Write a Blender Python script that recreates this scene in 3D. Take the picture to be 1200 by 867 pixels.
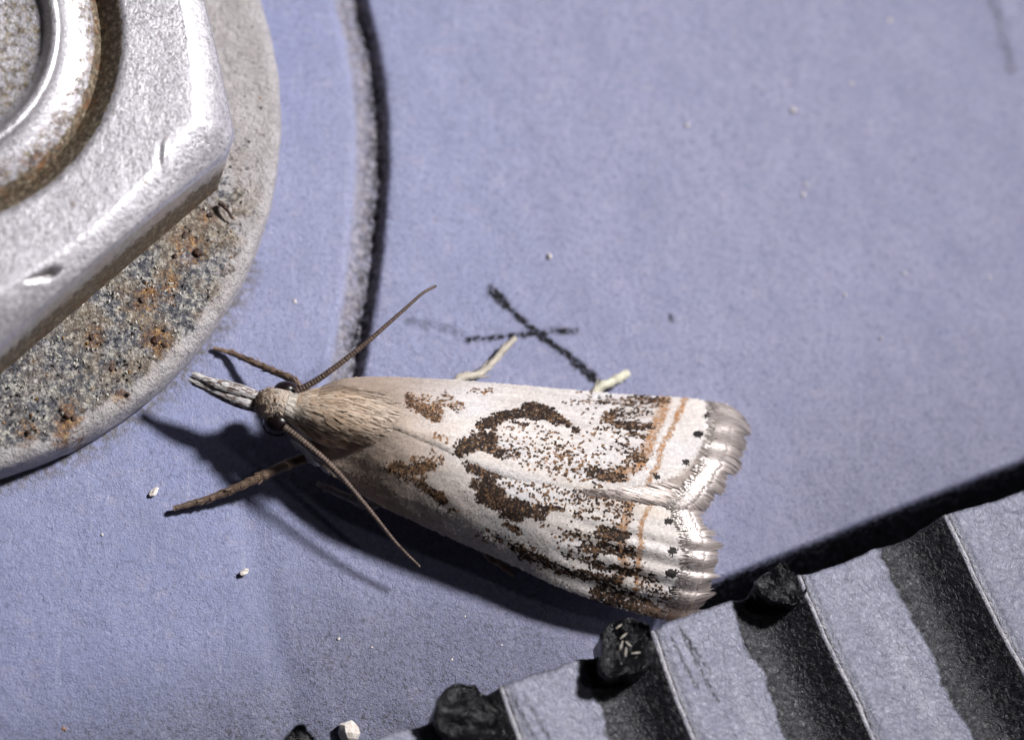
# Macro photograph: a small pale grass moth resting on a blue painted plate beside a
# zinc nut, bolt and washer, with a ribbed black plastic bar at the lower right.
# All lengths below are millimetres; S turns them into Blender metres.
import bpy, bmesh, math, random
import numpy as np
from mathutils import Vector

S = 0.001
rng = np.random.default_rng(7)
scene = bpy.context.scene
for o in list(bpy.data.objects):
    bpy.data.objects.remove(o)

# ------------------------------------------------------------------ camera
D, PPM = 170.0, 60.0                         # distance to the aim point, photo pixels per mm there
AX, AY = math.radians(8.0), math.radians(19.5)
view = np.array([-math.sin(AX), -math.sin(AY), 0.0])
view[2] = math.sqrt(1 - view[0]**2 - view[1]**2)   # from the aim point to the camera
cam_pos = view * D
fwd = -view
up0 = np.array([0.0, 1.0, 0.0])
right = np.cross(fwd, up0); right /= np.linalg.norm(right)
upv = np.cross(right, fwd)
F_PX = PPM * D
W0, H0 = 1200.0, 867.0

def at(px, py, z):
    """point of the place seen at photo pixel (px, py), at height z mm"""
    d = fwd + right * ((px - W0/2) / F_PX) + upv * ((H0/2 - py) / F_PX)
    t = (z - cam_pos[2]) / d[2]
    return cam_pos + d * t

def to_px(p):
    q = np.asarray(p) - cam_pos
    dep = q @ fwd
    return W0/2 + F_PX * (q @ right) / dep, H0/2 - F_PX * (q @ upv) / dep

cam_d = bpy.data.cameras.new('camera')
cam = bpy.data.objects.new('camera', cam_d)
scene.collection.objects.link(cam)
cam.location = Vector(cam_pos * S)
from mathutils import Matrix
cam.rotation_euler = Matrix((right, upv, -fwd)).transposed().to_euler()
cam_d.sensor_width = 36.0
cam_d.lens = 36.0 * F_PX / W0
cam_d.clip_start = 0.005
cam_d.clip_end = 5.0
cam_d.dof.use_dof = True
cam_d.dof.focus_distance = (D - 2.0) * S
cam_d.dof.aperture_fstop = 62.0
scene.camera = cam

# ------------------------------------------------------------------ world and lamps
world = bpy.data.worlds.new('World'); scene.world = world; world.use_nodes = True
bg = world.node_tree.nodes['Background']
bg.inputs[0].default_value = (0.80, 0.80, 1.0, 1); bg.inputs[1].default_value = 0.007

def lamp(name, az, el, dist, size, watts, col, aim=(0, 0, 0), spread=180):
    l = bpy.data.lights.new(name, 'AREA'); l.shape = 'DISK'; l.size = size * S
    l.energy = watts; l.color = col
    o = bpy.data.objects.new(name, l); scene.collection.objects.link(o)
    a, e = math.radians(az), math.radians(el)
    d = Vector((math.cos(e)*math.cos(a), math.cos(e)*math.sin(a), math.sin(e)))
    o.location = d * dist * S; l.spread = math.radians(spread)
    o.rotation_euler = (d*dist - Vector(aim)).to_track_quat('Z', 'Y').to_euler()
    return o
lamp('flash_head', 30, 50, 140, 18, 0.0134, (1.0, 0.985, 0.98), (-9.5, 1.6, 0), 34)
lamp('flash_head_second', -4, 62, 90, 7, 0.0024, (0.97, 0.97, 1.0))

vs = scene.view_settings
vs.view_transform = 'Standard'; vs.look = 'None'; vs.exposure = 0.0; vs.gamma = 1.0
vs.use_curve_mapping = False
scene.cycles.use_denoising = True
scene.cycles.max_bounces = 6

# ------------------------------------------------------------------ helpers
def noise2(x, y, seed=0):
    x = np.asarray(x, float); y = np.asarray(y, float)
    xi, yi = np.floor(x).astype(np.int64), np.floor(y).astype(np.int64)
    fx, fy = x - xi, y - yi
    fx = fx*fx*(3-2*fx); fy = fy*fy*(3-2*fy)
    def h(a, b):
        n = (a*374761393 + b*668265263 + seed*1442695041) & 0x7fffffff
        n = ((n ^ (n >> 13)) * 1274126177) & 0x7fffffff
        return ((n ^ (n >> 16)) & 0xffff) / 65535.0
    return (h(xi,yi)*(1-fx)+h(xi+1,yi)*fx)*(1-fy) + (h(xi,yi+1)*(1-fx)+h(xi+1,yi+1)*fx)*fy
def fbm(x, y, seed=0, o=3):
    s = 0; a = 0.5
    for k in range(o):
        s = s + a*noise2(np.asarray(x)*2**k, np.asarray(y)*2**k, seed+k); a *= 0.5
    return s / (1 - 0.5**o)
def sstep(a, b, x):
    t = np.clip((np.asarray(x, float)-a)/(b-a), 0, 1); return t*t*(3-2*t)
def unit(v):
    v = np.asarray(v, float); return v / np.maximum(np.linalg.norm(v, axis=-1, keepdims=True), 1e-9)
def seg_dist(x, y, pts):
    """distance from points to a polyline, and 0..1 place along it"""
    best = np.full(np.shape(x), 1e9); place = np.zeros(np.shape(x)); side = np.zeros(np.shape(x))
    n = len(pts)-1
    for i in range(n):
        ax, ay = pts[i][:2]; bx, by = pts[i+1][:2]
        dx, dy = bx-ax, by-ay
        t = np.clip(((x-ax)*dx+(y-ay)*dy)/(dx*dx+dy*dy+1e-12), 0, 1)
        d = np.hypot(x-ax-t*dx, y-ay-t*dy)
        m = d < best
        best = np.where(m, d, best); place = np.where(m, (i+t)/n, place)
        side = np.where(m, np.sign((x-ax)*dy-(y-ay)*dx), side)
    return best, place, side
def resample(pts, n):
    """smooth curve through pts (Catmull-Rom), n points evenly spaced"""
    p = np.asarray(pts, float)
    q = np.vstack([2*p[0]-p[1], p, 2*p[-1]-p[-2]])
    out = []
    for i in range(1, len(q)-2):
        for t in np.linspace(0, 1, 24, endpoint=False):
            a, b, c, d = q[i-1], q[i], q[i+1], q[i+2]
            out.append(0.5*((2*b)+(c-a)*t+(2*a-5*b+4*c-d)*t*t+(3*b-a-3*c+d)*t**3))
    out.append(p[-1]); out = np.array(out)
    L = np.concatenate([[0], np.cumsum(np.linalg.norm(np.diff(out, axis=0), axis=1))])
    u = np.linspace(0, L[-1], n)
    return np.stack([np.interp(u, L, out[:, k]) for k in range(out.shape[1])], axis=1)

BASE = {}
def empty(name, base, label, cat, group=None):
    o = bpy.data.objects.new(name, None); scene.collection.objects.link(o)
    o.empty_display_size = 0.0005
    o.location = Vector(np.asarray(base, float)*S); BASE[o.name] = np.asarray(base, float)
    tag(o, label, cat, group); return o
def tag(o, label=None, cat=None, group=None, kind=None):
    for k, v in (('label', label), ('category', cat), ('group', group), ('kind', kind)):
        if v: o[k] = v
    return o
def mesh(name, V, F, mat, parent=None, base=None, col=None, smooth=True, solid=0):
    V = np.asarray(V, float)
    if parent is not None: b = BASE[parent.name]
    else: b = np.asarray(base if base is not None else (0, 0, 0), float)
    me = bpy.data.meshes.new(name)
    F = np.asarray(F) if not isinstance(F, list) else F
    if isinstance(F, np.ndarray):
        k = F.shape[1]
        me.vertices.add(len(V)); me.vertices.foreach_set('co', ((V-b)*S).ravel())
        me.loops.add(F.size); me.loops.foreach_set('vertex_index', F.ravel().astype(np.int32))
        me.polygons.add(len(F)); me.polygons.foreach_set('loop_start', np.arange(0, F.size, k, dtype=np.int32))
        me.update(calc_edges=True)
    else:
        me.from_pydata([tuple(v) for v in (V-b)*S], [], F)
    if col is not None:
        c = np.ones((len(V), 4)); c[:, :np.shape(col)[1]] = col
        at_ = me.color_attributes.new('Col', 'FLOAT_COLOR', 'POINT')
        at_.data.foreach_set('color', c.ravel())
    me.polygons.foreach_set('use_smooth', np.full(len(me.polygons), smooth))
    me.validate(); me.update()
    o = bpy.data.objects.new(name, me); scene.collection.objects.link(o)
    if mat: me.materials.append(mat)
    if parent is not None:
        o.parent = parent; BASE[o.name] = b
    else:
        o.location = Vector(b*S); BASE[o.name] = b
    if parent is not None and parent.type == 'MESH':
        BASE[o.name] = b
    if solid:
        m = o.modifiers.new('thickness', 'SOLIDIFY'); m.thickness = solid*S; m.offset = -1
    return o
def grid_faces(nu, nv, wrap_v=False):
    i, j = np.meshgrid(np.arange(nu-1), np.arange(nv if wrap_v else nv-1), indexing='ij')
    j2 = (j+1) % nv
    return np.stack([i*nv+j, (i+1)*nv+j, (i+1)*nv+j2, i*nv+j2], -1).reshape(-1, 4)
def tube(path, rad, n=12, flat=1.0):
    """swept tube with closed ends"""
    P = np.asarray(path, float); m = len(P)
    T = unit(np.gradient(P, axis=0))
    A = unit(np.cross(T, np.array([0, 0, 1.0]) + 1e-4)); B = np.cross(A, T)
    a = np.linspace(0, 2*np.pi, n, endpoint=False)
    rad = np.broadcast_to(rad, (m,))
    ring = P[:, None] + rad[:, None, None]*(np.cos(a)[None, :, None]*A[:, None]
           + flat*np.sin(a)[None, :, None]*B[:, None])
    V = ring.reshape(-1, 3); F = [tuple(f) for f in grid_faces(m, n, True)]
    V = np.vstack([V, P[0], P[-1]])
    k = m*n
    F += [(k, (j+1) % n, j) for j in range(n)] + [(k+1, (m-1)*n+j, (m-1)*n+(j+1) % n) for j in range(n)]
    return V, F
def strips(P, Dr, N, L, Wd, col, widths=(0.55, 1.0, 0.75), ts=(0, 0.6, 1.0), lift=(0, 0.012, 0.03), bend=0.0, tipcol=None):
    """many little flat scales or hairs: roots P, directions Dr, normals N"""
    P = np.asarray(P, float); Dr = unit(Dr); N = unit(N)
    Sd = unit(np.cross(N, Dr)); n = len(P); k = len(ts)
    L = np.broadcast_to(L, (n,)); Wd = np.broadcast_to(Wd, (n,)); bend = np.broadcast_to(bend, (n,))
    V = np.zeros((n, k, 2, 3)); C = np.zeros((n, k, 2, 3))
    for i, t in enumerate(ts):
        c = P + Dr*(L*t)[:, None] + N*(lift[i] - bend*L*t*t)[:, None]
        w = Sd*(Wd*widths[i]*0.5)[:, None]
        V[:, i, 0] = c - w; V[:, i, 1] = c + w
        cc = col if tipcol is None else col*(1-t)+tipcol*t
        C[:, i, 0] = cc; C[:, i, 1] = cc
    base = np.arange(n)[:, None]*(2*k) + (np.arange(k-1)*2)[None, :]
    F = np.stack([base, base+1, base+3, base+2], -1).reshape(-1, 4)
    return V.reshape(-1, 3), F, C.reshape(-1, 3)
def fit_circle(pts, z):
    """centre and radius of the round edge that passes through these photo points at height z"""
    Q = np.array([at(*p, z)[:2] for p in pts])
    A = np.column_stack([2*Q, np.ones(len(Q))]); b = (Q**2).sum(1)
    c = np.linalg.lstsq(A, b, rcond=None)[0]
    return c[:2], math.sqrt(c[2]+c[0]**2+c[1]**2)
WASHER_C, WASHER_R = fit_circle([(297, 0), (315, 60), (321, 130), (318, 200), (290, 312), (232, 414), (170, 482), (100, 528), (0, 557)], 0.1)
def lathe(center, prof, n=96):
    """prof: list of (r, z) from outside in"""
    prof = np.asarray(prof, float); a = np.linspace(0, 2*np.pi, n, endpoint=False)
    V = np.stack([center[0]+prof[:, 0, None]*np.cos(a), center[1]+prof[:, 0, None]*np.sin(a),
                  np.repeat(prof[:, 1, None], n, 1)], -1).reshape(-1, 3)
    return V, grid_faces(len(prof), n, True)

# ------------------------------------------------------------------ materials
class NT:
    def __init__(s, name):
        s.m = bpy.data.materials.new(name); s.m.use_nodes = True
        s.t = s.m.node_tree; s.b = s.t.nodes['Principled BSDF']; s._co = None
    def n(s, typ, **kw):
        nd = s.t.nodes.new(typ)
        for k, v in kw.items(): setattr(nd, k, v)
        return nd
    def link(s, a, b): s.t.links.new(a, b)
    def co(s):
        if s._co is None:
            tc = s.n('ShaderNodeTexCoord'); v = s.n('ShaderNodeVectorMath', operation='SCALE')
            v.inputs['Scale'].default_value = 1.0/S
            s.link(tc.outputs['Object'], v.inputs[0]); s._co = v.outputs[0]
        return s._co
    def noise(s, scale, detail=3, rough=0.55, dist=0.0, vec=None, stretch=None):
        t = s.n('ShaderNodeTexNoise'); t.inputs['Scale'].default_value = scale
        t.inputs['Detail'].default_value = detail; t.inputs['Roughness'].default_value = rough
        t.inputs['Distortion'].default_value = dist
        v = vec or s.co()
        if stretch:
            mp = s.n('ShaderNodeMapping'); mp.inputs['Scale'].default_value = stretch
            if len(stretch) == 3: s.link(v, mp.inputs[0])
            v = mp.outputs[0]
        s.link(v, t.inputs['Vector']); return t.outputs['Fac']
    def voro(s, scale, feature='F1', out='Distance'):
        t = s.n('ShaderNodeTexVoronoi', feature=feature); t.inputs['Scale'].default_value = scale
        s.link(s.co(), t.inputs['Vector']); return t.outputs[out]
    def ramp(s, fac, stops, interp='LINEAR'):
        r = s.n('ShaderNodeValToRGB'); r.color_ramp.interpolation = interp
        e = r.color_ramp.elements
        while len(e) < len(stops): e.new(0.5)
        for x, (p, c) in zip(e, stops):
            x.position = p; x.color = (c, c, c, 1) if isinstance(c, (int, float)) else (*c, 1)
        s.link(fac, r.inputs[0]); return r.outputs[0]
    def mix(s, fac, a, b, mode='MIX'):
        m = s.n('ShaderNodeMix', data_type='RGBA', blend_type=mode)
        for sock, v in ((m.inputs[0], fac), (m.inputs[6], a), (m.inputs[7], b)):
            if hasattr(v, 'links'): s.link(v, sock)
            elif isinstance(v, (int, float)): sock.default_value = v
            else: sock.default_value = (*v, 1)
        return m.outputs[2]
    def math(s, op, a, b=None, c=None):
        m = s.n('ShaderNodeMath', operation=op); m.use_clamp = False
        for sock, v in zip(m.inputs, (a, b, c)):
            if v is None: continue
            if hasattr(v, 'links'): s.link(v, sock)
            else: sock.default_value = v
        return m.outputs[0]
    def attr(s, name='Col'):
        a = s.n('ShaderNodeAttribute'); a.attribute_name = name; return a.outputs['Color']
    def sep(s, c):
        x = s.n('ShaderNodeSeparateColor'); s.link(c, x.inputs[0]); return x.outputs
    def xyz(s):
        x = s.n('ShaderNodeSeparateXYZ'); s.link(s.co(), x.inputs[0]); return x.outputs
    def bump(s, h, dist, strength=1.0, prev=None):
        b = s.n('ShaderNodeBump'); b.inputs['Distance'].default_value = dist*S
        b.inputs['Strength'].default_value = strength
        s.link(h, b.inputs['Height'])
        if prev is not None: s.link(prev, b.inputs['Normal'])
        return b.outputs[0]
    def out(s, color=None, rough=0.5, metal=0.0, spec=0.5, normal=None, **kw):
        for nm, v in (('Base Color', color), ('Roughness', rough), ('Metallic', metal), ('Specular IOR Level', spec)):
            if v is None: continue
            if hasattr(v, 'links'): s.link(v, s.b.inputs[nm])
            else: s.b.inputs[nm].default_value = (*v, 1) if isinstance(v, tuple) else v
        if normal is not None: s.link(normal, s.b.inputs['Normal'])
        for k, v in kw.items(): s.b.inputs[k.replace('_', ' ')].default_value = v
        return s.m

def mat_plate():
    t = NT('blue_paint'); g = t.sep(t.attr())
    big = t.noise(0.22, 3, 0.5); mid = t.noise(2.2, 4, 0.6); fine = t.noise(11, 3, 0.65, 0.6)
    grit = t.voro(9.0); x = t.xyz()[0]
    c = t.mix(t.ramp(big, [(0.35, 0), (0.65, 1)]), (0.212, 0.240, 0.420), (0.250, 0.268, 0.430))
    # chalky bloom is heavier away from the bolt
    xf = t.ramp(t.math('ADD', t.math('MULTIPLY', x, 0.055), t.math('ADD', 0.36, t.math('MULTIPLY', big, 0.25))), [(0.15, 0), (0.75, 1)])
    c = t.mix(xf, c, (0.270, 0.274, 0.402))
    c = t.mix(t.ramp(mid, [(0.35, 0.35), (0.65, 0)]), c, (0.20, 0.20, 0.34))
    c = t.mix(t.ramp(fine, [(0.32, 0.85), (0.52, 0)]), c, (0.135, 0.142, 0.25))
    c = t.mix(t.ramp(t.noise(14, 3, 0.7, 0.4), [(0.58, 0), (0.72, 0.7)]), c, (0.40, 0.40, 0.55))
    c = t.mix(t.ramp(t.noise(3.4, 3, 0.6), [(0.56, 0), (0.70, 0.35)]), c, (0.36, 0.33, 0.42))
    c = t.mix(t.ramp(t.noise(0.9, 4, 0.6), [(0.40, 0.30), (0.60, 0)]), c, (0.17, 0.182, 0.30))
    scr = t.ramp(t.noise(1.1, 3, 0.6, 0.3, stretch=(7.0, 0.55, 1.0)), [(0.63, 0), (0.72, 0.32)])
    c = t.mix(scr, c, (0.38, 0.38, 0.50))
    scr2 = t.ramp(t.noise(0.8, 3, 0.6, 0.4, stretch=(0.7, 8.0, 1.0)), [(0.28, 0.35), (0.36, 0)])
    c = t.mix(scr2, c, (0.14, 0.145, 0.22))
    # worn, pitted skin: real pits, plus light falloff painted as darker colour
    al = t.n('ShaderNodeAttribute'); al.attribute_name = 'Col'; al = al.outputs['Alpha']
    c = t.mix(t.math('MULTIPLY', al, 0.68), c, (0.100, 0.104, 0.155))
    c = t.mix(t.math('MULTIPLY', al, t.ramp(t.noise(13, 4, 0.7, 0.8), [(0.36, 1.0), (0.52, 0)])), c, (0.045, 0.045, 0.06))
    c = t.mix(t.math('MULTIPLY', al, t.ramp(t.noise(12, 4, 0.7, 0.5), [(0.56, 0.0), (0.68, 0.6)])), c, (0.34, 0.33, 0.43))
    # tiny glints of pale grit
    sp = t.math('MULTIPLY', t.ramp(grit, [(0.05, 1), (0.13, 0)]), t.ramp(t.noise(3.1, 1), [(0.55, 0), (0.68, 1)]))
    c = t.mix(t.math('MULTIPLY', sp, 0.6), c, (0.62, 0.55, 0.56))
    # groove scraped to grey
    gm = t.math('MULTIPLY', g[0], t.ramp(t.noise(5.0, 4, 0.7), [(0.30, 0.45), (0.60, 1)]))
    gc = t.mix(t.ramp(t.noise(7, 3, 0.7), [(0.35, 0), (0.7, 1)]), (0.10, 0.095, 0.125), (0.36, 0.33, 0.37))
    c = t.mix(gm, c, gc)
    # black scuffs plus painted groove and gap shade, broken up by paint grain
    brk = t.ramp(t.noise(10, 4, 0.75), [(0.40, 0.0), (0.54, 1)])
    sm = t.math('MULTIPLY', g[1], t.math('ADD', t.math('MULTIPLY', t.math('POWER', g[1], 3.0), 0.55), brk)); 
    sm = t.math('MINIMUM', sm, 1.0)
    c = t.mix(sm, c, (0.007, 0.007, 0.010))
    dirt = t.math('MULTIPLY', g[2], t.ramp(t.noise(6, 4, 0.7), [(0.40, 0), (0.58, 1)]))
    c = t.mix(dirt, c, (0.10, 0.09, 0.09))
    wr = t.noise(10.5, 4, 0.62, 0.8)
    n1 = t.bump(wr, 0.018, 1.0); n2 = t.bump(t.noise(28, 3, 0.65), 0.020, 1.0, n1)
    n3 = t.bump(t.noise(1.1, 3, 0.5), 0.06, 1.0, n2)
    return t.out(c, t.ramp(mid, [(0.3, 0.38), (0.7, 0.55)]), 0.0, t.math('MULTIPLY', t.math('SUBTRACT', 1.0, t.math('MULTIPLY', sm, 0.8)), 0.5), n3)

def mat_zinc(name, rusty=0.0):
    t = NT(name); g = t.sep(t.attr())
    mid = t.noise(2.5, 4, 0.6); fine = t.noise(14, 3, 0.7)
    c = t.mix(t.ramp(mid, [(0.3, 0), (0.7, 1)]), (0.40, 0.38, 0.42), (0.55, 0.53, 0.575))
    c = t.mix(t.ramp(fine, [(0.34, 0.75), (0.54, 0)]), c, (0.17, 0.16, 0.175))
    c = t.mix(t.ramp(t.noise(20, 2, 0.6), [(0.60, 0), (0.72, 0.7)]), c, (0.60, 0.57, 0.56))
    # isolated brown pits
    pit = t.math('MULTIPLY', t.ramp(t.voro(2.3), [(0.10, 1), (0.20, 0)]), t.ramp(t.noise(2.0, 2), [(0.48, 0), (0.6, 1)]))
    c = t.mix(t.math('MULTIPLY', pit, 0.75), c, (0.14, 0.085, 0.055))
    # grime, rust and the nut sides' painted shade, where the attribute puts it
    gn = t.noise(6, 5, 0.72)
    m = t.ramp(t.math('ADD', t.math('MULTIPLY', g[0], 1.15), t.math('MULTIPLY', t.math('SUBTRACT', gn, 0.5), 1.3)), [(0.42, 0), (0.62, 1)])
    rc = t.ramp(t.noise(9, 4, 0.75), [(0.32, (0.018, 0.015, 0.012)), (0.50, (0.10, 0.075, 0.048)), (0.61, (0.24, 0.19, 0.13)), (0.74, (0.46, 0.43, 0.37))])
    c = t.mix(m, c, rc)
    m2 = t.math('MULTIPLY', g[1], t.ramp(t.noise(2.6, 4, 0.7), [(0.48, 0), (0.64, 1)]))
    c = t.mix(m2, c, t.ramp(t.noise(8, 3), [(0.40, (0.035, 0.014, 0.009)), (0.68, (0.24, 0.095, 0.03))]))
    c = t.mix(g[2], c, (0.035, 0.022, 0.024))
    n1 = t.bump(t.noise(7, 4, 0.65), 0.022, 1.0)
    n2 = t.bump(t.noise(20, 3, 0.7), 0.014, 1.0, n1)
    rough = t.math('ADD', t.ramp(fine, [(0.3, 0.28), (0.7, 0.42)]), t.math('MULTIPLY', m, 0.25))
    met = t.math('MULTIPLY', t.math('SUBTRACT', 1.0, m), 0.35)
    t.link(t.math('MULTIPLY', t.math('SUBTRACT', 1.0, m), 0.9), t.b.inputs['Coat Weight'])
    cn = t.bump(t.noise(9, 4, 0.7), 0.012, 1.0); t.link(cn, t.b.inputs['Coat Normal'])
    return t.out(c, rough, met, 0.6, n2, Coat_Roughness=0.15, Coat_IOR=2.2)

def mat_washer():
    t = NT('corroded_zinc'); g = t.sep(t.attr())
    c = t.mix(t.ramp(t.noise(2.0, 4, 0.6), [(0.3, 0), (0.7, 1)]), (0.40, 0.37, 0.38), (0.56, 0.53, 0.545))
    c = t.mix(t.ramp(t.noise(12, 3, 0.7), [(0.32, 0.6), (0.5, 0)]), c, (0.26, 0.245, 0.26))
    c = t.mix(t.ramp(t.noise(4.2, 4, 0.75), [(0.27, 0.85), (0.38, 0)]), c, (0.17, 0.17, 0.21))
    # slate-dark flaking with white bloom crumbs
    fl = t.ramp(t.math('ADD', t.math('MULTIPLY', g[0], 0.9), t.math('MULTIPLY', t.math('SUBTRACT', t.noise(3.4, 5, 0.75), 0.5), 2.0)), [(0.38, 0), (0.52, 1)])
    sl = t.ramp(t.noise(9, 4, 0.8), [(0.34, (0.025, 0.027, 0.036)), (0.48, (0.095, 0.096, 0.118)), (0.55, (0.30, 0.285, 0.27)), (0.66, (0.62, 0.59, 0.53))])
    c = t.mix(fl, c, sl)
    # ochre and orange rust, dark in the middle of each spot
    r1 = t.math('MULTIPLY', g[1], t.ramp(t.noise(1.6, 4, 0.7), [(0.44, 0), (0.56, 1)]))
    c = t.mix(t.math('MULTIPLY', r1, 0.40), c, t.ramp(t.noise(7, 4, 0.7), [(0.30, (0.12, 0.07, 0.04)), (0.5, (0.34, 0.22, 0.09)), (0.7, (0.50, 0.43, 0.32))]))
    rn = t.noise(4.5, 5, 0.75, 0.5)
    sm = t.math('MULTIPLY', t.ramp(g[2], [(0.15, 0), (0.75, 1)]), t.ramp(rn, [(0.42, 0), (0.55, 0.85)]))
    c = t.mix(sm, c, t.ramp(t.noise(7.5, 4, 0.75), [(0.34, (0.022, 0.012, 0.010)), (0.47, (0.11, 0.045, 0.022)), (0.57, (0.38, 0.19, 0.06)), (0.68, (0.58, 0.45, 0.22))]))
    n1 = t.bump(t.noise(5, 5, 0.7), 0.14, 1.0); n2 = t.bump(t.noise(16, 3, 0.7), 0.05, 1.0, n1)
    return t.out(c, t.ramp(t.noise(9, 3), [(0.35, 0.36), (0.65, 0.62)]), 0.15, 0.5, n2)

def mat_plastic():
    t = NT('weathered_black_plastic'); g = t.sep(t.attr())
    mid = t.noise(1.6, 4, 0.6); wr = t.noise(7.5, 4, 0.62, 1.6)
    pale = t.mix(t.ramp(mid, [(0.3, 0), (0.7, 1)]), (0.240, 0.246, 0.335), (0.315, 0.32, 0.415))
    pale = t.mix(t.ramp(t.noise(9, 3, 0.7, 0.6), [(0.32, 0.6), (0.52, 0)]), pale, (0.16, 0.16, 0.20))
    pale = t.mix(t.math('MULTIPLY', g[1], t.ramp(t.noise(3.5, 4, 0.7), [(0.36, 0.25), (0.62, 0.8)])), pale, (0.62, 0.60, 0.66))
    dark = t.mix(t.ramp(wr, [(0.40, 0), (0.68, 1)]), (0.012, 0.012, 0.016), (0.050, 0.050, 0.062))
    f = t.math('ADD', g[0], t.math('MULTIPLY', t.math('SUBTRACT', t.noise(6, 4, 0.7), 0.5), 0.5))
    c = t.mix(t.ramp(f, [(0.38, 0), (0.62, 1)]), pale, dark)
    c = t.mix(t.math('MULTIPLY', g[2], t.ramp(t.noise(9, 3, 0.7), [(0.38, 0.1), (0.52, 1)])), c, (0.035, 0.034, 0.04))
    n1 = t.bump(wr, 0.060, 1.0); n2 = t.bump(t.noise(20, 2, 0.6), 0.014, 1.0, n1)
    return t.out(c, t.ramp(t.noise(8, 3), [(0.3, 0.30), (0.7, 0.5)]), 0.0, 0.5, n2)

def mat_black():
    t = NT('broken_black_plastic')
    n = t.noise(4, 4, 0.65, 0.8)
    c = t.mix(t.ramp(t.noise(10, 4, 0.75), [(0.64, 0), (0.76, 0.5)]), (0.008, 0.008, 0.010), (0.16, 0.155, 0.17))
    n1 = t.bump(n, 0.10, 1.0); n2 = t.bump(t.noise(13, 3, 0.7), 0.02, 1.0, n1)
    return t.out(c, t.ramp(t.noise(5, 3), [(0.3, 0.12), (0.7, 0.30)]), 0.0, 0.22, n2)

def mat_col(name, rough=0.5, spec=0.4, var=0.2, bump=0.0, bscale=20, metal=0.0, **kw):
    """colour of each scale, hair or vertex, with grain"""
    t = NT(name); a = t.attr()
    c = t.mix(t.ramp(t.noise(30, 2, 0.6), [(0.3, var), (0.6, 0)]), a, (0.0, 0.0, 0.0), 'MIX')
    n = t.bump(t.noise(bscale, 3, 0.6), bump, 1.0) if bump else None
    return t.out(c, rough, metal, spec, n, **kw)

def mat_plain(name, c1, c2, scale, rough=0.5, spec=0.5, bump=0.01, **kw):
    t = NT(name)
    c = t.mix(t.ramp(t.noise(scale, 4, 0.65), [(0.35, 0), (0.65, 1)]), c1, c2)
    return t.out(c, rough, 0.0, spec, t.bump(t.noise(scale*2, 3, 0.6), bump, 1.0), **kw)

M_plate = mat_plate(); M_zinc = mat_zinc('zinc_plating'); M_washer = mat_washer()
M_plastic = mat_plastic(); M_black = mat_black()
M_membrane = mat_col('wing_membrane', 0.6, 0.2, 0.1)
M_scale = mat_col('wing_scales', 0.62, 0.22, 0.12)
M_fringe = mat_col('fringe_hairs', 0.40, 1.0, 0.05, metal=0.35)
M_fur = mat_col('body_hairs', 0.55, 0.35, 0.15)
M_body = mat_col('cuticle', 0.6, 0.3, 0.25, 0.02, 18)
M_limb = mat_col('limb_scales', 0.45, 0.45, 0.30, 0.02, 26)
M_eye = mat_plain('dark_eye', (0.006, 0.004, 0.005), (0.014, 0.006, 0.008), 6, 0.3, 0.35, 0.004)
M_rust = mat_plain('rust_grain', (0.012, 0.007, 0.006), (0.075, 0.028, 0.014), 7, 0.5, 0.5, 0.05)
M_speck = mat_plain('pale_dust', (0.62, 0.54, 0.48), (0.78, 0.74, 0.70), 9, 0.45, 0.5, 0.02)
M_shed = mat_plain('shed_scale_tan', (0.26, 0.22, 0.18), (0.40, 0.36, 0.33), 12, 0.5, 0.4, 0.01)
M_crumb = mat_plain('tan_dust', (0.24, 0.12, 0.07), (0.42, 0.27, 0.20), 9, 0.5, 0.4, 0.02)

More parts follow.
